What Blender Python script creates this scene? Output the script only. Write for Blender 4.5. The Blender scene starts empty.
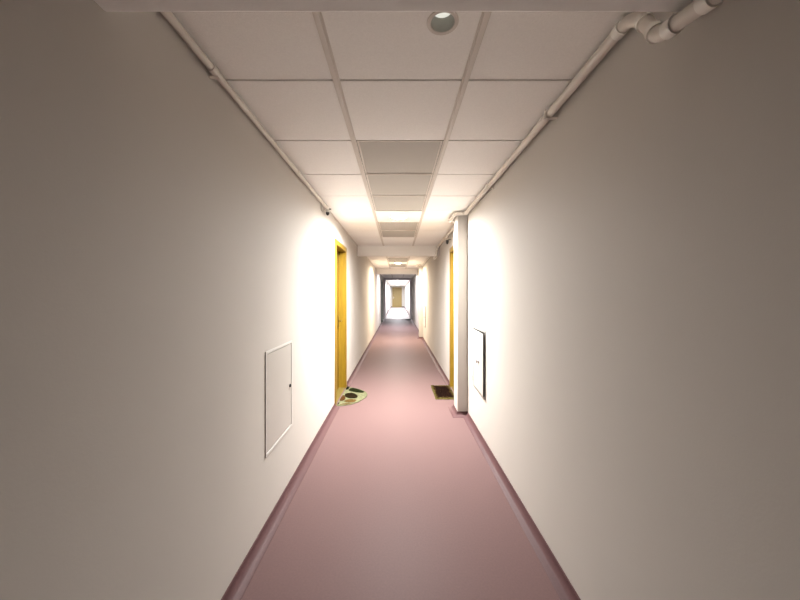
import bpy, bmesh, math, random
from mathutils import Vector, Matrix
random.seed(7)
sc = bpy.context.scene
COL = sc.collection
PI = math.pi

# ---------------------------------------------------------------- dimensions
XL, XR = -0.82, 0.85          # wall faces
H = 2.47                      # ceiling
Y0, Y1 = -0.8, 37.5           # corridor ends
WT = 0.20                     # wall thickness
BAYS = [0.78, 6.70, 12.62]    # near faces of the downstand beams
BT = 0.14
BB = 2.26                     # underside of the beams
BAR_L, BAR_R = -0.285, 0.315

# ---------------------------------------------------------------- materials
def mat(name, col, rough=0.6, metal=0.0, var=0.0, scale=8.0, bump=0.0, bscale=200.0, spec=0.5, stretch=None):
    m = bpy.data.materials.new(name); m.use_nodes = True
    nt = m.node_tree; b = nt.nodes['Principled BSDF']
    b.inputs['Base Color'].default_value = (*col, 1)
    b.inputs['Roughness'].default_value = rough
    b.inputs['Metallic'].default_value = metal
    b.inputs['Specular IOR Level'].default_value = spec
    tc = nt.nodes.new('ShaderNodeTexCoord')
    src = tc.outputs['Object']
    if stretch:
        mp = nt.nodes.new('ShaderNodeMapping'); mp.inputs['Scale'].default_value = stretch
        nt.links.new(src, mp.inputs['Vector']); src = mp.outputs['Vector']
    if var > 0:
        n = nt.nodes.new('ShaderNodeTexNoise'); n.inputs['Scale'].default_value = scale
        n.inputs['Detail'].default_value = 5
        nt.links.new(src, n.inputs['Vector'])
        r = nt.nodes.new('ShaderNodeValToRGB')
        r.color_ramp.elements[0].position = 0.3; r.color_ramp.elements[1].position = 0.7
        r.color_ramp.elements[0].color = (*[c * (1 - var) for c in col], 1)
        r.color_ramp.elements[1].color = (*[min(1, c * (1 + var)) for c in col], 1)
        nt.links.new(n.outputs['Fac'], r.inputs['Fac'])
        nt.links.new(r.outputs['Color'], b.inputs['Base Color'])
    if bump > 0:
        n2 = nt.nodes.new('ShaderNodeTexNoise'); n2.inputs['Scale'].default_value = bscale
        nt.links.new(tc.outputs['Object'], n2.inputs['Vector'])
        bp = nt.nodes.new('ShaderNodeBump'); bp.inputs['Strength'].default_value = bump
        bp.inputs['Distance'].default_value = 0.002
        nt.links.new(n2.outputs['Fac'], bp.inputs['Height'])
        nt.links.new(bp.outputs['Normal'], b.inputs['Normal'])
    return m

def emit(name, col, strength):
    m = bpy.data.materials.new(name); m.use_nodes = True
    nt = m.node_tree; nt.nodes.clear()
    e = nt.nodes.new('ShaderNodeEmission'); o = nt.nodes.new('ShaderNodeOutputMaterial')
    e.inputs['Color'].default_value = (*col, 1); e.inputs['Strength'].default_value = strength
    nt.links.new(e.outputs[0], o.inputs['Surface'])
    return m

M = {
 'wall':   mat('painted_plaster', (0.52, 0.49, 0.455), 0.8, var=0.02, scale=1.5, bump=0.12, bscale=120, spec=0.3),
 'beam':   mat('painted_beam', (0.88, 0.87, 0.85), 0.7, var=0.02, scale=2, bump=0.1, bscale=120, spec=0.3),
 'floor':  mat('pink_vinyl', (0.132, 0.082, 0.080), 0.5, var=0.05, scale=90, bump=0.05, bscale=60, spec=0.05),
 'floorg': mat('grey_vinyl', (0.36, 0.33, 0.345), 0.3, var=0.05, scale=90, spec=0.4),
 'skirt':  mat('pink_vinyl_skirting', (0.0880, 0.0448, 0.0464), 0.5, var=0.05, scale=60, spec=0.1),
 'tile':   mat('mineral_tile', (0.92, 0.905, 0.875), 0.85, var=0.03, scale=150, bump=0.25, bscale=300, spec=0.2),
 'void':   mat('ceiling_void', (0.09, 0.08, 0.07), 0.9),
 'bar':    mat('ceiling_bar', (0.6650, 0.6222, 0.5700), 0.5, var=0.02, scale=4),
 'grey':   mat('grey_panel', (0.4275, 0.4085, 0.3705), 0.6, var=0.04, scale=220, bump=0.1, bscale=400),
 'pipe':   mat('white_pipe', (0.6630, 0.6205, 0.5610), 0.35, var=0.02, scale=6),
 'rim':    mat('bright_rim', (0.86, 0.84, 0.78), 0.2, var=0.01, scale=20),
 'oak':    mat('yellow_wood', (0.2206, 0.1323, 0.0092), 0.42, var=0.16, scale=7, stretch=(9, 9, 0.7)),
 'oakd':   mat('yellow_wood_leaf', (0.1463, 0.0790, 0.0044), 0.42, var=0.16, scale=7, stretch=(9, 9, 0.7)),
 'oakp':   mat('pale_wood', (0.2767, 0.1963, 0.0670), 0.5, var=0.1, scale=7, stretch=(9, 9, 0.7)),
 'oakt':  mat('threshold_wood', (0.1094, 0.0775, 0.0137), 0.55, var=0.15, scale=7, stretch=(9, 0.9, 9)),
 'frameg': mat('hatch_frame_grey', (0.2880, 0.2800, 0.2640), 0.5, var=0.03, scale=6),
 'brass':  mat('brass', (0.22, 0.15, 0.045), 0.3, 0.9, var=0.05, scale=30),
 'steel':  mat('steel', (0.55, 0.53, 0.50), 0.3, 0.9, var=0.05, scale=30),
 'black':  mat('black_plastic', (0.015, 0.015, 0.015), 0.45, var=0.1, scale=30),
 'panel':  mat('panel_enamel', (0.4620, 0.4375, 0.4060), 0.5, var=0.02, scale=3),
 'panelw': mat('panel_enamel_white', (0.6000, 0.5850, 0.5550), 0.45, var=0.02, scale=3),
 'inner':  mat('box_lining_shaded', (0.012, 0.012, 0.011), 0.7, var=0.1, scale=10),  # near black: the dimness inside the hatch is put into the colour
 'alu':    mat('grey_metal', (0.74, 0.71, 0.76), 0.45, 0.2, var=0.04, scale=6),
 'alud':   mat('dark_sill', (0.12, 0.09, 0.08), 0.5, var=0.1, scale=9),
 'green':  mat('dark_green_paint', (0.012, 0.035, 0.025), 0.5, var=0.1, scale=6),
 'm_sage': mat('mat_sage', (0.1242, 0.1242, 0.0696), 0.9, var=0.30, scale=22, bump=0.6, bscale=260, spec=0.02),
 'm_blk':  mat('mat_black', (0.0048, 0.0044, 0.0024), 0.9, var=0.3, scale=60, bump=0.6, bscale=260, spec=0.02),
 'm_grn':  mat('mat_green', (0.0071, 0.0091, 0.0024), 0.9, var=0.35, scale=40, bump=0.6, bscale=260, spec=0.02),
 'm_dbr':  mat('mat_dark_brown', (0.0101, 0.0065, 0.0024), 0.9, var=0.35, scale=40, bump=0.6, bscale=260, spec=0.02),
 'm_brn':  mat('mat_brown', (0.0459, 0.0202, 0.0060), 0.9, var=0.3, scale=40, bump=0.6, bscale=260, spec=0.02),
 'm_tan':  mat('mat_tan', (0.0729, 0.0432, 0.0135), 0.9, var=0.3, scale=40, bump=0.6, bscale=260, spec=0.02),
 'm_far':  mat('mat_rubber', (0.010, 0.009, 0.010), 0.95, var=0.2, scale=60, spec=0.02),
}
LAMP_MAIN = emit('lamp_main', (1.0, 0.98, 0.95), 6)
LAMP_WARM = emit('lamp_warm', (1.0, 0.80, 0.55), 6)
LAMP_COOL = emit('lamp_cool', (0.90, 0.93, 1.0), 6)
POWER = {'main': (305, (1.0, 0.985, 0.955), 172), 'warm': (200, (1.0, 0.85, 0.64), 176), 'cool_added': (135, (0.95, 0.94, 1.0), 176),
         'cool2': (240, (0.93, 0.95, 1.0), 176), 'cool3': (240, (0.93, 0.95, 1.0), 176), 'cool4': (240, (0.93, 0.95, 1.0), 176)}
LAMP_DIM = emit('lamp_dim', (1.0, 0.98, 0.86), 0.8)

# mat with a dark tufted centre and olive border
def coir():
    m = mat('coir', (0.02, 0.012, 0.006), 0.95, spec=0.02)
    nt = m.node_tree; b = nt.nodes['Principled BSDF']
    tc = nt.nodes.new('ShaderNodeTexCoord')
    sx = nt.nodes.new('ShaderNodeSeparateXYZ'); nt.links.new(tc.outputs['Generated'], sx.inputs[0])
    def edge(o, w):
        a = nt.nodes.new('ShaderNodeMath'); a.operation = 'SUBTRACT'; a.inputs[1].default_value = 0.5
        nt.links.new(o, a.inputs[0])
        c = nt.nodes.new('ShaderNodeMath'); c.operation = 'ABSOLUTE'; nt.links.new(a.outputs[0], c.inputs[0])
        d = nt.nodes.new('ShaderNodeMath'); d.operation = 'MULTIPLY_ADD'
        d.inputs[1].default_value = 1 / w; d.inputs[2].default_value = 1 - 0.5 / w
        nt.links.new(c.outputs[0], d.inputs[0]); return d.outputs[0]
    mx = nt.nodes.new('ShaderNodeMath'); mx.operation = 'MAXIMUM'
    nt.links.new(edge(sx.outputs['X'], 0.20), mx.inputs[0]); nt.links.new(edge(sx.outputs['Y'], 0.15), mx.inputs[1])
    n = nt.nodes.new('ShaderNodeTexNoise'); n.inputs['Scale'].default_value = 16; n.inputs['Detail'].default_value = 6
    nt.links.new(tc.outputs['Object'], n.inputs['Vector'])
    ad = nt.nodes.new('ShaderNodeMath'); ad.operation = 'MULTIPLY_ADD'; ad.inputs[1].default_value = 1.6
    ad.inputs[2].default_value = -0.8
    nt.links.new(n.outputs['Fac'], ad.inputs[0])
    s = nt.nodes.new('ShaderNodeMath'); s.operation = 'ADD'
    nt.links.new(mx.outputs[0], s.inputs[0]); nt.links.new(ad.outputs[0], s.inputs[1])
    r = nt.nodes.new('ShaderNodeValToRGB')
    e = r.color_ramp.elements
    e[0].position = 0.0; e[0].color = (0.007, 0.003, 0.002, 1)
    e[1].position = 0.9; e[1].color = (0.075, 0.062, 0.02, 1)
    k = e.new(0.35); k.color = (0.022, 0.011, 0.004, 1)
    nt.links.new(s.outputs[0], r.inputs['Fac']); nt.links.new(r.outputs['Color'], b.inputs['Base Color'])
    return m
M['coir'] = coir()

# ---------------------------------------------------------------- mesh helpers
class MB:
    def __init__(s): s.bm = bmesh.new(); s.mi = 0
    def face(s, pts):
        f = s.bm.faces.new([s.bm.verts.new(p) for p in pts]); f.material_index = s.mi; return f
    def box(s, x0, x1, y0, y1, z0, z1):
        v = [s.bm.verts.new((x, y, z)) for z in (z0, z1) for y in (y0, y1) for x in (x0, x1)]
        for q in ((0,2,3,1),(4,5,7,6),(0,1,5,4),(2,6,7,3),(0,4,6,2),(1,3,7,5)):
            s.bm.faces.new([v[i] for i in q]).material_index = s.mi
    def prism(s, poly, z0, z1):                       # polygon in XY, extruded in Z
        a = [s.bm.verts.new((x, y, z0)) for x, y in poly]; b = [s.bm.verts.new((x, y, z1)) for x, y in poly]
        n = len(poly)
        s.bm.faces.new(a[::-1]).material_index = s.mi; s.bm.faces.new(b).material_index = s.mi
        for i in range(n):
            j = (i + 1) % n
            s.bm.faces.new((a[i], a[j], b[j], b[i])).material_index = s.mi
    def lathe(s, prof, c, axis='z', n=32, close=True):   # prof: (radius, height) list
        rings = []
        for r, h in prof:
            ring = []
            for i in range(n):
                a = 2 * PI * i / n; u, w = r * math.cos(a), r * math.sin(a)
                p = {'z': (u, w, h), 'y': (u, h, w), 'x': (h, u, w)}[axis]
                ring.append(s.bm.verts.new((c[0] + p[0], c[1] + p[1], c[2] + p[2])))
            rings.append(ring)
        for a, b in zip(rings, rings[1:]):
            for i in range(n):
                j = (i + 1) % n
                s.bm.faces.new((a[i], a[j], b[j], b[i])).material_index = s.mi
        if close:
            for rg in (rings[0], rings[-1]):
                if prof[rings.index(rg)][0] > 1e-6: s.bm.faces.new(rg).material_index = s.mi
    def tube(s, path, r, n=16):
        P = [Vector(p) for p in path]
        T = []
        for i in range(len(P)):
            t = (P[min(i+1, len(P)-1)] - P[max(i-1, 0)]); T.append(t.normalized())
        up = Vector((0, 0, 1)) if abs(T[0].z) < 0.9 else Vector((1, 0, 0))
        nn = (up - T[0] * up.dot(T[0])).normalized(); rings = []
        for p, t in zip(P, T):
            nn = (nn - t * nn.dot(t)).normalized(); bb = t.cross(nn)
            rings.append([s.bm.verts.new(p + (nn * math.cos(2*PI*i/n) + bb * math.sin(2*PI*i/n)) * r) for i in range(n)])
        for a, b in zip(rings, rings[1:]):
            for i in range(n):
                j = (i + 1) % n
                s.bm.faces.new((a[i], a[j], b[j], b[i]))
        s.bm.faces.new(rings[0][::-1]); s.bm.faces.new(rings[-1])
    def build(s, name, mats, parent=None, bevel=0.0, smooth=False, seg=2, origin=None):
        bm = s.bm
        bmesh.ops.remove_doubles(bm, verts=bm.verts, dist=1e-6)
        bmesh.ops.recalc_face_normals(bm, faces=bm.faces)
        if origin: bmesh.ops.translate(bm, verts=bm.verts, vec=-Vector(origin))
        me = bpy.data.meshes.new(name); bm.to_mesh(me); bm.free()
        for m in (mats if isinstance(mats, (list, tuple)) else [mats]): me.materials.append(m)
        o = bpy.data.objects.new(name, me); COL.objects.link(o)
        if origin: o.location = origin
        if parent is not None:
            o.parent = parent; o.location = Vector(o.location) - world_loc(parent)
        if smooth:
            for p in me.polygons: p.use_smooth = True
            me.set_sharp_from_angle(angle=math.radians(40))
        if bevel > 0:
            md = o.modifiers.new('bevel', 'BEVEL'); md.width = bevel; md.segments = seg
            md.limit_method = 'ANGLE'; md.angle_limit = math.radians(40)
        return o

def world_loc(o):
    l = Vector(o.location)
    while o.parent: o = o.parent; l += Vector(o.location)
    return l
def tag(o, label, cat, group=None, kind=None):
    o['label'] = label; o['category'] = cat
    if group: o['group'] = group
    if kind: o['kind'] = kind
    return o
def thing(name, loc, label, cat, group=None, kind=None):
    o = bpy.data.objects.new(name, None); o.empty_display_size = 0.1; COL.objects.link(o); o.location = loc
    return tag(o, label, cat, group, kind)
def fillet(pts, rad, n=6):
    P = [Vector(p) for p in pts]; out = [P[0]]
    for a, b, c in zip(P, P[1:], P[2:]):
        u, w = (a - b), (c - b); r = min(rad, u.length * 0.49, w.length * 0.49)
        u.normalize(); w.normalize()
        s, e = b + u * r, b + w * r
        for i in range(n + 1):
            t = i / n; out.append(s * (1-t)**2 + b * 2*t*(1-t) + e * t*t)
    out.append(P[-1]); return out

# ---------------------------------------------------------------- setting
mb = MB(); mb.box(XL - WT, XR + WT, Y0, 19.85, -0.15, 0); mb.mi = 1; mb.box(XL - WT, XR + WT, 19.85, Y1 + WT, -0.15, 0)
tag(mb.build('floor', [M['floor'], M['floorg']]), 'long pink vinyl corridor floor with a soft sheen', 'floor', kind='structure')

def wall(name, x_in, x_out, holes, label):            # side wall with openings (y0, y1, z0, z1)
    ys = sorted({Y0, Y1} | {h[0] for h in holes} | {h[1] for h in holes})
    zs = sorted({0.0, H + 0.25} | {h[2] for h in holes} | {h[3] for h in holes})
    def solid(i, k):
        if i < 0 or k < 0 or i >= len(ys) - 1 or k >= len(zs) - 1: return False
        y, z = (ys[i] + ys[i+1]) / 2, (zs[k] + zs[k+1]) / 2
        return not any(h[0] < y < h[1] and h[2] < z < h[3] for h in holes)
    mb = MB()
    for i in range(len(ys) - 1):
        for k in range(len(zs) - 1):
            if not solid(i, k): continue
            a, b, c, d = ys[i], ys[i+1], zs[k], zs[k+1]
            for x in (x_in, x_out): mb.face([(x,a,c),(x,b,c),(x,b,d),(x,a,d)])
            if not solid(i-1, k): mb.face([(x_in,a,c),(x_out,a,c),(x_out,a,d),(x_in,a,d)])
            if not solid(i+1, k): mb.face([(x_in,b,c),(x_out,b,c),(x_out,b,d),(x_in,b,d)])
            if not solid(i, k-1): mb.face([(x_in,a,c),(x_out,a,c),(x_out,b,c),(x_in,b,c)])
            if not solid(i, k+1): mb.face([(x_in,a,d),(x_out,a,d),(x_out,b,d),(x_in,b,d)])
    return tag(mb.build(name, M['wall']), label, 'wall', kind='structure')

DL = (4.27, 5.22); DR = (4.40, 5.28); DG = (16.5, 17.6); CAS = 0.07; DTOP = 2.205
PL = (2.03, 2.54, 0.457, 1.115); PR = (3.15, 3.69, 0.457, 1.115); PR2 = (9.93, 10.5, 0.457, 1.115)
def dhole(D): return (D[0] + 0.04, D[1] - 0.04, 0.0, DTOP - 0.04)
def phole(P): return (P[0] + 0.015, P[1] - 0.015, P[2] + 0.015, P[3] - 0.015)
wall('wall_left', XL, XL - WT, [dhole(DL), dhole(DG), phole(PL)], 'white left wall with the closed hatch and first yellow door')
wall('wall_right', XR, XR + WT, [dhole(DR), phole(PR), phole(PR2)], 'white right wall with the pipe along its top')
# end wall with its door opening
EX0, EX1, ETOP = -0.60, 0.50, 2.30
mb = MB()
for b in ((XL - WT, EX0 + 0.03, 0, H + 0.25), (EX1 - 0.03, XR + WT, 0, H + 0.25), (EX0 + 0.03, EX1 - 0.03, ETOP - 0.03, H + 0.25)):
    mb.box(b[0], b[1], Y1, Y1 + WT, b[2], b[3])
tag(mb.build('wall_end', M['wall']), 'white wall at the far end around the last yellow door', 'wall', kind='structure')

# beams
blabels = ['white ceiling beam nearest, its underside across the top of the picture',
           'white ceiling beam in the middle, just behind the lit round downlight',
           'white ceiling beam farthest down the corridor, before the grey door frame']
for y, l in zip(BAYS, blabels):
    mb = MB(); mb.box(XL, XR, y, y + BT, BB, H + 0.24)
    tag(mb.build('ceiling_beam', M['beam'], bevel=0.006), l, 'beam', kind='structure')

# pilasters
PIL = [(3.97, 4.22), (10.95, 11.2)]; PX = 0.726
for (a, b), l in zip(PIL, ['white square pilaster on the right wall between the ajar hatch and the yellow door',
                           'white pilaster far along the right wall beyond the middle beam']):
    mb = MB(); mb.box(PX, XR, a, b, 0, H)
    tag(mb.build('pilaster', M['wall'], bevel=0.006), l, 'pilaster', kind='structure')

# skirting: vinyl coved up the wall, swept along a path with mitred corners
def skirting(name, paths, side, label):
    prof = [(0.0, 0.0), (0.066, 0.0), (0.062, 0.004), (0.038, 0.011), (0.020, 0.024), (0.011, 0.040), (0.008, 0.055), (0.0, 0.055)]
    mb = MB()
    for path in paths:
        P = [Vector((x, y)) for x, y in path]; rows = []
        for i, p in enumerate(P):
            ns = []
            for a, b in ((i-1, i), (i, i+1)):
                if 0 <= a and b < len(P):
                    d = (P[b] - P[a]).normalized(); ns.append(Vector((d.y, -d.x)) * side)
            m = ns[0] if len(ns) == 1 else (ns[0] + ns[1]) / (1 + ns[0].dot(ns[1]))
            rows.append([mb.bm.verts.new((p.x + m.x * d, p.y + m.y * d, z)) for d, z in prof])
        k = len(prof)
        for a, b in zip(rows, rows[1:]):
            for j in range(k): mb.bm.faces.new((a[j], a[(j+1) % k], b[(j+1) % k], b[j]))
        mb.bm.faces.new(rows[0]); mb.bm.faces.new(rows[-1][::-1])
    return tag(mb.build(name, M['skirt'], smooth=True), label, 'skirting', kind='structure')
skirting('baseboard_left', [[(XL, Y0), (XL, DL[0])], [(XL, DL[1]), (XL, DG[0])], [(XL, DG[1]), (XL, Y1)]], 1,
         'pink coved vinyl skirting along the foot of the left wall')
skirting('baseboard_right', [[(XR, Y0), (XR, PIL[0][0]), (PX, PIL[0][0]), (PX, PIL[0][1]), (XR, PIL[0][1]), (XR, DR[0])],
         [(XR, DR[1]), (XR, PIL[1][0]), (PX, PIL[1][0]), (PX, PIL[1][1]), (XR, PIL[1][1]), (XR, Y1)]], -1,
         'pink coved vinyl skirting along the right wall and around the pilasters')
mb = MB()
for a, b in ((XL + 0.07, EX0), (EX1, XR - 0.07)): mb.box(a, b, Y1 - 0.015, Y1, 0, 0.10)
tag(mb.build('baseboard_end', M['skirt']), 'dark pink skirting at the foot of the far end wall', 'skirting', kind='structure')

# ---------------------------------------------------------------- ceiling
def rows_of(a, b, first):
    e = [a]; y = first
    while y < b - 0.05:
        if y > a + 0.05: e.append(y)
        y += 0.6
    return e + [b]
bays = [rows_of(Y0, BAYS[0], -0.42), rows_of(BAYS[0] + BT, BAYS[1], 1.53), rows_of(BAYS[1] + BT, BAYS[2], 7.14),
        rows_of(BAYS[2] + BT, Y1, 13.36)]
LAMPS = [  # x, y, radius, depth, kind
    (0.166, 1.205, 0.049, 0.045, 'dim'), (0.015, 4.23, 0.098, 0.012, 'main'), (0.015, 10.44, 0.098, 0.012, 'warm'),
    (0.015, 14.26, 0.098, 0.012, 'cool_added'), (0.015, 23.86, 0.098, 0.012, 'cool2'), (0.015, 29.26, 0.098, 0.012, 'cool3'),  # first one here is an added lamp, hidden behind the beam for extra light
    (0.015, 34.66, 0.098, 0.012, 'cool4')]
GREY = [2.43, 3.03, 3.63, 4.83, 5.43, 9.24, 9.84, 11.04, 11.64]   # tile centres along the corridor
mb = MB(); gm = MB()
cols = [(XL, BAR_L), (BAR_L, BAR_R), (BAR_R, XR)]
g = 0.004; TH = 0.018
for e in bays:
    mb.mi = 1
    mb.box(XL - WT + 0.01, XR + WT - 0.01, e[0], e[-1], H + 0.20, H + 0.24)      # slab over the void
    mb.mi = 0
    for a, b in zip(e, e[1:]):
        for ci, (c, d) in enumerate(cols):
            yc = (a + b) / 2
            if ci == 1 and any(abs(yc - q) < 0.1 for q in GREY): continue
            x0, x1, y0, y1 = c + g, d - g, a + 0.0062, b - 0.0062
            if ci == 0: x0 = c
            if ci == 2: x1 = d
            lamp = [L for L in LAMPS if x0 < L[0] < x1 and y0 < L[1] < y1]
            if not lamp:
                mb.box(x0, x1, y0, y1, H, H + TH); continue
            lx, ly, lr = lamp[0][:3]; n = 48; N = []
            angs = sorted([2*PI*i/n for i in range(n)] + [math.atan2(yy - ly, xx - lx) % (2*PI) for xx in (x0, x1) for yy in (y0, y1)])
            inn, out = [], []
            for t in angs:
                ca, sa = math.cos(t), math.sin(t)
                k = min(((x1 - lx)/ca if ca > 1e-9 else (x0 - lx)/ca if ca < -1e-9 else 1e9),
                        ((y1 - ly)/sa if sa > 1e-9 else (y0 - ly)/sa if sa < -1e-9 else 1e9))
                inn.append((lx + lr*ca, ly + lr*sa)); out.append((lx + k*ca, ly + k*sa))
            for i in range(len(angs)):
                j = (i + 1) % len(angs)
                for z in (H, H + TH): mb.face([(*inn[i], z), (*inn[j], z), (*out[j], z), (*out[i], z)])
                mb.face([(*inn[i], H), (*inn[j], H), (*inn[j], H + TH), (*inn[i], H + TH)])
                mb.face([(*out[i], H), (*out[j], H), (*out[j], H + TH), (*out[i], H + TH)])
ceil = tag(mb.build('ceiling', [M['tile'], M['void']]), 'suspended ceiling of off-white square tiles on a pale grid', 'ceiling', kind='structure')
# exposed bars of the grid (two long runs per bay, plus wall angles and thin cross tees above the grooves)
gm = MB()
for e in bays:
    for x in (BAR_L, BAR_R):
        gm.prism([(x - 0.017, e[0]), (x + 0.017, e[0]), (x + 0.017, e[-1]), (x - 0.017, e[-1])], H - 0.004, H - 0.0005)
        gm.prism([(x - 0.009, e[0]), (x + 0.009, e[0]), (x + 0.009, e[-1]), (x - 0.009, e[-1])], H - 0.010, H - 0.004)
    for x in (XL + 0.008, XR - 0.008):
        gm.box(x - 0.008, x + 0.008, e[0], e[-1], H - 0.004, H - 0.0005)
gm.build('ceiling_grid', M['bar'], ceil)
km = MB()
for e in bays:
    for y in e[1:-1]: km.box(XL + 0.002, XR - 0.002, y - 0.011, y + 0.011, H + TH + 0.001, H + TH + 0.006)
km.build('cross_tee', M['void'], ceil)

# grey infill panels in the middle column, one thing each
glab = {2.43: 'grey square ceiling panel nearest, in a pale frame', 3.03: 'second grey ceiling panel, right behind the nearest grey one',
        3.63: 'third grey ceiling panel, just in front of the lit downlight', 4.83: 'grey ceiling panel just behind the lit downlight',
        5.43: 'grey ceiling panel last before the middle beam',
        9.24: 'grey ceiling panel seen just under the middle beam, first of the four there',
        9.84: 'grey ceiling panel just before the warm far downlight', 11.04: 'grey ceiling panel just behind the warm far downlight',
        11.64: 'grey ceiling panel last before the farthest beam'}
for yc in GREY:
    t = thing('ceiling_panel', (0.015, yc, H), glab[yc], 'ceiling panel', 'grey panels in the ceiling')
    x0, x1, y0, y1 = BAR_L + 0.02, BAR_R - 0.02, yc - 0.296, yc + 0.296
    q = MB(); q.box(x0 + 0.012, x1 - 0.012, y0 + 0.012, y1 - 0.012, H + 0.004, H + 0.016); q.build('sheet', M['grey'], t)
    q = MB()
    q.box(x0, x0 + 0.012, y0, y1, H - 0.002, H + 0.016); q.box(x1 - 0.012, x1, y0, y1, H - 0.002, H + 0.016)
    q.box(x0 + 0.012, x1 - 0.012, y0, y0 + 0.010, H - 0.001, H + 0.016); q.box(x0 + 0.012, x1 - 0.012, y1 - 0.010, y1, H - 0.001, H + 0.016)
    q.build('rim', M['bar'], t)

# ---------------------------------------------------------------- downlights
llab = {'dim': 'small recessed downlight nearest, barely lit, by the near beam', 'main': 'lit round downlight between the grey ceiling panels, before the middle beam',
        'warm': 'warm round downlight beyond the middle beam', 'cool_added': 'added unseen downlight behind the farthest beam, before the grey door frame',
        'cool2': 'round downlight just past the grey door frame', 'cool3': 'round downlight in the far white stretch before the second frame',
        'cool4': 'round downlight last before the far end door'}
for x, y, r, dp, k in LAMPS:
    t = thing('downlight', (x, y, H), llab[k], 'downlight', 'round ceiling downlights')
    e = {'dim': LAMP_DIM, 'main': LAMP_MAIN, 'warm': LAMP_WARM}.get(k, LAMP_COOL)
    q = MB()
    q.lathe([(r - 0.006, 0.0), (r - 0.004, -0.003), (r + 0.008, -0.003), (r + 0.010, 0.0)], (x, y, H), n=40, close=False)
    q.build('rim', M['bar'] if k == 'dim' else M['rim'], t, smooth=True)
    q = MB()
    q.lathe([(r - 0.006, -0.001), (r - 0.007, dp), (r - 0.012, dp + 0.012), (0.0, dp + 0.013)], (x, y, H), n=40, close=False)
    q.build('housing', M['panelw'] if k != 'dim' else M['grey'], t, smooth=True)
    q = MB(); rr = r - 0.008 if k != 'dim' else r - 0.012
    q.lathe([(0.0, dp + 0.002), (rr, dp + 0.002), (rr, dp + 0.006), (0.0, dp + 0.006)], (x, y, H), n=40, close=False)
    q.build('diffuser', e, t)
    if k in POWER:                                            # the LED's own light, a disc on the diffuser with a wide beam
        ld = bpy.data.lights.new('led', 'AREA'); ld.shape = 'DISK'; ld.size = rr * 1.9
        ld.energy, ld.color, ld.spread = POWER[k][0], POWER[k][1], math.radians(POWER[k][2])
        lo = bpy.data.objects.new('led', ld); COL.objects.link(lo); lo.parent = t; lo.location = (0, 0, dp)

# ---------------------------------------------------------------- doors
def door(name, D, s, label, leafm, framem, thr=True):      # s: -1 left wall, +1 right wall
    xf = XL if s < 0 else XR
    t = thing(name, (xf, (D[0] + D[1]) / 2, 0), label, 'door', kind='structure')
    def X(a, b): return (xf + s*a, xf + s*b) if s > 0 else (xf + s*b, xf + s*a)
    q = MB(); x0, x1 = X(-0.014, 0.0)
    q.box(x0, x1, D[0], D[0] + CAS, 0, DTOP); q.box(x0, x1, D[1] - CAS, D[1], 0, DTOP)
    q.box(x0, x1, D[0] + CAS, D[1] - CAS, DTOP - CAS, DTOP)
    x0, x1 = X(0.0, 0.17)                                    # linings inside the opening
    q.box(x0, x1, D[0] + 0.042, D[0] + CAS, 0, DTOP - CAS); q.box(x0, x1, D[1] - CAS, D[1] - 0.042, 0, DTOP - CAS)
    q.box(x0, x1, D[0] + 0.042, D[1] - 0.042, DTOP - CAS, DTOP - 0.042)
    x0, x1 = X(0.085, 0.10)                                  # stop
    q.build('door_frame', framem, t, bevel=0.003)
    q = MB(); x0, x1 = X(0.10, 0.14)
    a, b, z = D[0] + CAS + 0.003, D[1] - CAS - 0.003, DTOP - CAS - 0.004
    q.box(x0, x1, a, b, 0.012, z)
    lf = q.build('door_leaf', leafm, t, bevel=0.002)
    q = MB()                                                  # raised field panels on the leaf
    if thr:
        x0, x1 = X(0.094, 0.10)
        for z0, z1 in ((0.18, 0.92), (1.12, z - 0.16)): q.box(x0, x1, a + 0.13, b - 0.13, z0, z1)
        q.build('field', leafm, lf, bevel=0.004)
        q = MB(); x0, x1 = X(0.002, 0.168); q.box(x0, x1, D[0] + CAS, D[1] - CAS, 0, 0.010)
        q.build('threshold', M['oakt'], t, bevel=0.002)
    q = MB(); x0, x1 = X(0.092, 0.10); yh = b - 0.055
    q.box(x0, x1, yh - 0.022, yh + 0.022, 0.93, 1.15)
    h = q.build('handle', M['brass'], t, bevel=0.003)
    q = MB(); xa, xb = xf + s*0.092, xf + s*0.045
    q.tube(fillet([(xa, yh, 1.06), (xb, yh, 1.06), (xb, yh - 0.115, 1.06)], 0.02), 0.0085)
    q.build('lever', M['brass'], h, smooth=True)
    q = MB(); q.lathe([(0.010, -0.004), (0.010, 0.0)], (xf + s*0.0915, yh, 0.975), 'x', 16); q.build('keyhole', M['black'], h)
    return t
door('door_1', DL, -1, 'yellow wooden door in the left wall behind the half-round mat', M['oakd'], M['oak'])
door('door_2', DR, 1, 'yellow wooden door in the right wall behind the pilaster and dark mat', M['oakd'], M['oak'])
door('door_3', DG, -1, 'narrow dark green door edge far down the left wall', M['green'], M['green'], False)
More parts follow.
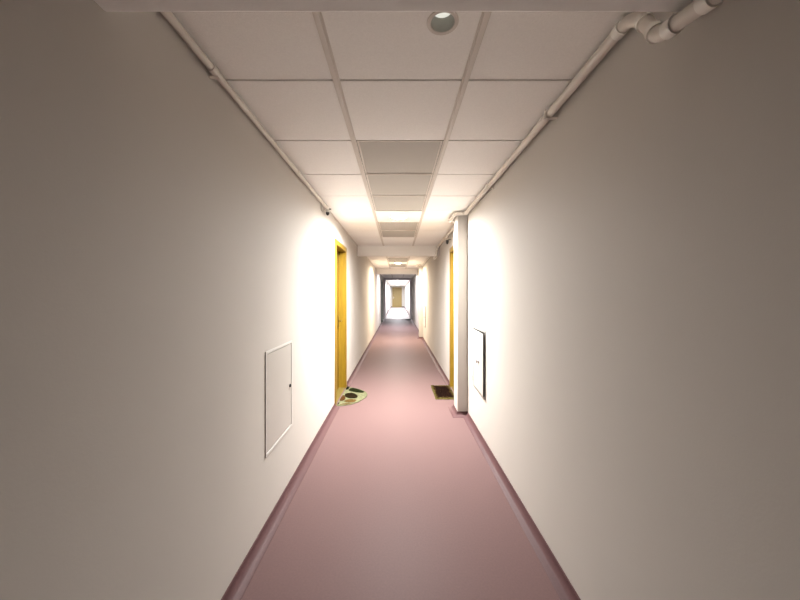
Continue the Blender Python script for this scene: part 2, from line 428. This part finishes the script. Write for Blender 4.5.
# end door
t = thing('door_4', ((EX0 + EX1) / 2, Y1, 0), 'pale yellow door closing the far end of the corridor', 'door', kind='structure')
q = MB()
q.box(EX0, EX0 + 0.06, Y1 - 0.014, Y1 + 0.1, 0, ETOP); q.box(EX1 - 0.06, EX1, Y1 - 0.014, Y1 + 0.1, 0, ETOP)
q.box(EX0 + 0.06, EX1 - 0.06, Y1 - 0.014, Y1 + 0.1, ETOP - 0.06, ETOP)
q.build('door_frame', M['oakp'], t, bevel=0.003)
q = MB(); q.box(EX0 + 0.063, EX1 - 0.063, Y1 + 0.03, Y1 + 0.07, 0.01, ETOP - 0.064)
q.build('door_leaf', M['oakp'], t, bevel=0.003)
q = MB(); q.box(EX0 + 0.11, EX0 + 0.16, Y1 + 0.022, Y1 + 0.03, 1.0, 1.22)
q.tube(fillet([(EX0 + 0.135, Y1 + 0.022, 1.1), (EX0 + 0.135, Y1 - 0.02, 1.1), (EX0 + 0.25, Y1 - 0.02, 1.1)], 0.015), 0.009)
q.build('handle', M['steel'], t)

# grey door frames crossing the corridor
def cross_frame(y, jl, jr, zt, m, label, sill):
    t = thing('door_frame', (0.015, y, 0), label, 'door frame', kind='structure')
    q = MB(); q.box(XL, jl, y, y + 0.10, 0, H); q.build('jamb', m, t, bevel=0.004)
    q = MB(); q.box(jr, XR, y, y + 0.10, 0, H); q.build('jamb', m, t, bevel=0.004)
    q = MB(); q.box(jl, jr, y, y + 0.10, zt, H); q.build('lintel', m, t, bevel=0.004)
    if sill:
        q = MB(); q.box(jl, jr, y, y + 0.10, 0, 0.012); q.build('sill', M['alud'], t, bevel=0.003)
cross_frame(19.8, -0.715, 0.735, 2.335, M['alu'], 'grey metal door frame across the corridor past the farthest beam', False)
cross_frame(31.1, -0.745, 0.775, 2.40, M['alu'], 'second grey door frame, just before the end door', True)

# ---------------------------------------------------------------- wall hatches
def hatch(P, s, ajar, doorm, label, latch_in):
    xf = XL if s < 0 else XR
    t = thing('access_panel', (xf, (P[0] + P[1]) / 2, P[2]), label, 'access panel', 'metal hatches low in the walls')
    def X(a, b): return (xf + s*a, xf + s*b) if s > 0 else (xf + s*b, xf + s*a)
    y0, y1, z0, z1 = P
    q = MB(); x0, x1 = X(-0.006, 0.0); w = 0.018
    q.box(x0, x1, y0, y0 + w, z0, z1); q.box(x0, x1, y1 - w, y1, z0, z1)
    q.box(x0, x1, y0 + w, y1 - w, z0, z0 + w); q.box(x0, x1, y0 + w, y1 - w, z1 - w, z1)
    q.build('frame', M['frameg'] if ajar else M['panelw'], t, bevel=0.002)
    # lining box set in the wall
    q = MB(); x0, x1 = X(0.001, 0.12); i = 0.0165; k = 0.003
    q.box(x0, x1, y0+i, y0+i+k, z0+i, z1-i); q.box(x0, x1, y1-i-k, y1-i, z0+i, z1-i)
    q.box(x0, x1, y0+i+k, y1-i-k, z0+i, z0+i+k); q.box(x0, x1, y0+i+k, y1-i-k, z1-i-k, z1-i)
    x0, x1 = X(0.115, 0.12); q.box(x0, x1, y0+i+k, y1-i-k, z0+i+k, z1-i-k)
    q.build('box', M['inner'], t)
    a, b, c, d = y0 + w + 0.004, y1 - w - 0.004, z0 + w + 0.004, z1 - w - (0.010 if ajar else 0.004)
    hy = b                                                     # hinge at the far edge
    q = MB(); x0, x1 = X(-0.004, -0.001 if ajar else 0.012)
    q.box(x0, x1, a, b, c, d)
    dr = q.build('door', doorm, t, bevel=0.0008 if ajar else 0.002, origin=(xf, hy, c))
    if ajar:                                                   # black sheet behind the open door, standing in for the gap's shade
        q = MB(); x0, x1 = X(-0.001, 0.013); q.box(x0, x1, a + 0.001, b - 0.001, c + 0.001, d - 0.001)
        q.build('gap_shade', M['black'], dr)
    q = MB(); yl = latch_in; zl = 0.78
    q.lathe([(0.0, -0.011), (0.010, -0.010), (0.012, -0.004), (0.012, 0.0)] if s > 0 else [(0.012, 0.0), (0.012, 0.004), (0.010, 0.010), (0.0, 0.011)],
            (xf - s*0.004, yl, zl), 'x', 20, close=False)
    if ajar: q.tube(fillet([(xf - 0.012, yl, zl), (xf - 0.02, yl, zl), (xf - 0.02, yl + 0.05, zl + 0.01), (xf - 0.02, yl + 0.05, zl - 0.02)], 0.008), 0.004, 10)
    lt = q.build('latch', M['alud'] if ajar else M['black'], dr, smooth=True)
    for zz in (c + 0.07, d - 0.07) if ajar else ():
        q = MB(); q.lathe([(0.006, -0.025), (0.006, 0.025)], (xf - s*0.007, b + 0.004, zz), 'z', 12); q.build('hinge', M['panelw'], t)
    if ajar: dr.rotation_euler.z = -s * ajar
    return t
hatch(PL, -1, 0, M['panel'], 'closed pale grey metal hatch low in the left wall', PL[1] - 0.055)
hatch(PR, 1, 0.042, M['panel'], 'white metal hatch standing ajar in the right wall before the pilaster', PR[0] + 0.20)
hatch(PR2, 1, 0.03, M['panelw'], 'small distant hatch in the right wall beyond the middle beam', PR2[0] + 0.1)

# ---------------------------------------------------------------- pipes
CZ = 1.47
def ring(q, p, d, r, ln):                                     # short socket around a pipe
    d = Vector(d).normalized(); p = Vector(p); q.tube([p - d*ln/2, p + d*ln/2], r, 20)
def right_pipe():
    t = thing('pipe', (0.81, Y0, 2.43), 'thick white pipe along the top of the right wall, dipping under each beam', 'pipe')
    x, z = 0.81, 2.432; xj = 0.69
    low = 2.222
    pts = [(x, Y0 + 0.01, z), (x, 0.60, z), (0.775, 0.69, 2.19), (0.765, 0.76, 2.185), (0.762, 0.955, 2.222), (x, 1.09, 2.385), (x, 1.15, z)]
    def jog(a, b): return [(x, a - 0.07, z), (xj, a - 0.07, z), (xj, b + 0.08, z), (x, b + 0.08, z)]
    def dip(y): return [(x, y - 0.06, z), (0.775, y - 0.055, low), (0.775, y + BT + 0.055, low), (x, y + BT + 0.06, z)]
    pts += jog(*PIL[0]) + dip(BAYS[1]) + jog(*PIL[1]) + dip(BAYS[2]) + [(x, 19.79, z)]
    q = MB(); q.tube(fillet(pts, 0.035, 5), 0.021, 18); q.build('tube', M['pipe'], t, smooth=True)
    P = [Vector(p) for p in pts]
    for i in range(1, len(P) - 1):                            # sockets at the elbows
        for o in (P[i-1], P[i+1]):
            d = o - P[i]
            if d.length > 0.13:
                q = MB(); ring(q, P[i] + d.normalized() * 0.045, d, 0.0255, 0.03); q.build('socket', M['rim'], t, smooth=True)
    for y in (1.75, 2.9, 5.6, 6.3, 8.2, 9.6):
        q = MB(); q.box(x - 0.005, XR, y - 0.012, y + 0.012, z - 0.024, z - 0.0215); q.box(x - 0.024, x - 0.0215, y - 0.012, y + 0.012, z - 0.024, z + 0.02)
        q.box(x - 0.024, x + 0.0, y - 0.012, y + 0.012, z - 0.024, z - 0.0215)
        q.build('clip', M['pipe'], t)
right_pipe()
t = thing('pipe', (-0.79, 0.92, 2.433), 'thin white pipe along the top of the left wall, ending at a black sprinkler', 'pipe')
q = MB(); q.tube([(-0.79, BAYS[0] + BT, 2.433), (-0.79, 3.60, 2.433)], 0.0145, 16); q.build('tube', M['pipe'], t, smooth=True)
for y in (1.41, 2.6):
    q = MB(); ring(q, (-0.79, y, 2.433), (0, 1, 0), 0.018, 0.05); q.build('socket', M['pipe'], t, smooth=True)
for y in (1.43, 3.1):
    q = MB(); q.box(XL, -0.776, y - 0.01, y + 0.01, 2.4145, 2.417); q.build('clip', M['pipe'], t)
q = MB(); q.lathe([(0.014, 3.60), (0.021, 3.605), (0.021, 3.66), (0.014, 3.67)], (-0.79, 0, 2.433), 'y', 20); q.build('end_cap', M['pipe'], t, smooth=True)

# black sprinkler heads below the pipes
def sprinkler(x, y, z, zt, label, s):
    t = thing('sprinkler_head', (x, y, z), label, 'sprinkler', 'black sprinkler heads under the pipes')
    q = MB(); q.lathe([(0.010, zt - z), (0.010, 0.052), (0.016, 0.050), (0.016, 0.040), (0.010, 0.038)], (x, y, z), n=16); q.build('stub', M['pipe'], t, smooth=True)
    q = MB(); q.lathe([(0.0, 0.040), (0.019, 0.040), (0.022, 0.034), (0.022, 0.012), (0.018, 0.006), (0.0, 0.006)], (x, y, z), n=20, close=False)
    q.build('body', M['panelw'] if s == 'w' else M['black'], t, smooth=True)
    q = MB(); q.lathe([(0.0, 0.008), (0.021, 0.008), (0.017, -0.012), (0.008, -0.024), (0.0, -0.026)], (x, y, z), n=20, close=False)
    q.build('deflector', M['black'], t, smooth=True)
    q = MB(); q.box(x + 0.008, x + 0.038, y - 0.006, y + 0.006, 0.040 + z, 0.050 + z); q.build('lever', M['black'], t)
    return t
sprinkler(-0.775, 3.64, 2.372, 2.412, 'small black and white sprinkler head at the end of the thin left pipe', 'w')
sp = sprinkler(0.79, 5.20, 2.292, 2.4108, 'small black sprinkler head under the right pipe, above the yellow door', 'b')
q = MB(); q.box(0.79, XR, 5.192, 5.208, 2.335, 2.343); q.build('wall_arm', M['black'], sp)
q = MB(); q.box(XL, XL + 0.010, 3.50, 3.56, 2.37, 2.45)
tag(q.build('junction_plate', M['panel'], bevel=0.002), 'small grey plate on the left wall beside the sprinkler', 'plate')

# ---------------------------------------------------------------- mats
out = [(-0.802,4.312),(-0.802,4.681),(-0.802,5.205),(-0.712,5.158),(-0.622,5.10),(-0.544,5.029),(-0.475,4.93),(-0.441,4.822),(-0.442,4.73),(-0.46,4.647),(-0.526,4.485),(-0.612,4.375),(-0.724,4.319)]
blobs = [('m_blk', [(-0.798,5.09),(-0.796,5.185),(-0.755,5.15),(-0.762,5.06),(-0.785,5.03)]),
 ('m_grn', [(-0.74,4.99),(-0.708,5.129),(-0.618,5.069),(-0.506,4.933),(-0.528,4.876),(-0.633,4.914)]),
 ('m_dbr', [(-0.753,4.716),(-0.756,4.84),(-0.659,4.858),(-0.583,4.733),(-0.586,4.631),(-0.68,4.621)]),
 ('m_brn', [(-0.796,4.517),(-0.798,4.716),(-0.775,4.75),(-0.731,4.614),(-0.747,4.517)]),
 ('m_tan', [(-0.734,4.501),(-0.663,4.581),(-0.576,4.549),(-0.594,4.454),(-0.673,4.439)]),
 ('m_dbr', [(-0.797,4.363),(-0.797,4.444),(-0.78,4.408),(-0.79,4.345)]),
 ('m_tan', [(-0.77,4.352),(-0.708,4.397),(-0.616,4.398),(-0.651,4.363)])]
def round_poly(p, it=2):
    for _ in range(it):
        o = []
        for (ax, ay), (bx, by) in zip(p, p[1:] + p[:1]):
            o += [(ax*.78 + bx*.22, ay*.78 + by*.22), (ax*.22 + bx*.78, ay*.22 + by*.78)]
        p = o
    return p
q = MB(); q.prism(out, 0.0005, 0.009); names = ['m_sage']
for mn, p in blobs:
    if mn not in names: names.append(mn)
    q.mi = names.index(mn); cx, cy = sum(v[0] for v in p)/len(p), sum(v[1] for v in p)/len(p)
    p = [(max(-0.8, cx + (x - cx)*1.15), cy + (y - cy)*1.12) for x, y in p]
    q.prism(round_poly(p, 1), 0.0085, 0.0115)
tag(q.build('doormat', [M[n] for n in names], origin=(-0.80, 4.75, 0)), 'half-round doormat with brown and green leaf shapes at the left yellow door', 'doormat', 'doormats')
# tufted rectangular mat
q = MB(); nx, ny = 34, 62; x0, x1, y0, y1 = 0.535, 0.832, 4.59, 5.27
V = {}
for i in range(nx + 1):
    for j in range(ny + 1):
        e = i in (0, nx) or j in (0, ny)
        V[i, j] = q.bm.verts.new((x0 + (x1-x0)*i/nx + random.uniform(-.004, .004), y0 + (y1-y0)*j/ny + random.uniform(-.005, .005),
                                  0.004 if e else 0.014 + random.uniform(-.005, .006)))
for i in range(nx):
    for j in range(ny): q.bm.faces.new((V[i,j], V[i+1,j], V[i+1,j+1], V[i,j+1]))
edge = [V[i,0] for i in range(nx+1)] + [V[nx,j] for j in range(1, ny+1)] + [V[i,ny] for i in range(nx-1, -1, -1)] + [V[0,j] for j in range(ny-1, 0, -1)]
low = [q.bm.verts.new((v.co.x, v.co.y, 0.0005)) for v in edge]
for i in range(len(edge)):
    j = (i+1) % len(edge); q.bm.faces.new((edge[i], low[i], low[j], edge[j]))
q.bm.faces.new(low)
tag(q.build('doormat', M['coir'], origin=(0.68, 4.93, 0)), 'rectangular dark brown bristly doormat with olive edges behind the right pilaster', 'doormat', 'doormats')
q = MB(); q.prism(round_poly([(0.44, 18.7), (0.76, 18.7), (0.76, 19.35), (0.44, 19.35)], 1), 0.0005, 0.012)
tag(q.build('doormat', M['m_far'], bevel=0.003, origin=(0.6, 19.0, 0)), 'thin black doormat far away on the right before the grey door frame', 'doormat', 'doormats')

# ---------------------------------------------------------------- world, camera, view
w = bpy.data.worlds.new('dark'); sc.world = w; w.use_nodes = True
w.node_tree.nodes['Background'].inputs['Color'].default_value = (0.01, 0.01, 0.01, 1)
w.node_tree.nodes['Background'].inputs['Strength'].default_value = 0.2
cd = bpy.data.cameras.new('camera'); cam = bpy.data.objects.new('camera', cd); COL.objects.link(cam)
cam.location = (0, 0, CZ); cam.rotation_euler = (PI/2, 0, 0)
cd.sensor_width = 36; cd.lens = 328 / 800 * 36; cd.clip_start = 0.05; cd.clip_end = 100
cd.shift_x = 2.5 / 800; cd.shift_y = -5.5 / 800
sc.camera = cam
vs = sc.view_settings
vs.view_transform = 'Standard'; vs.look = 'None'; vs.gamma = 1; vs.use_curve_mapping = False; vs.exposure = 0
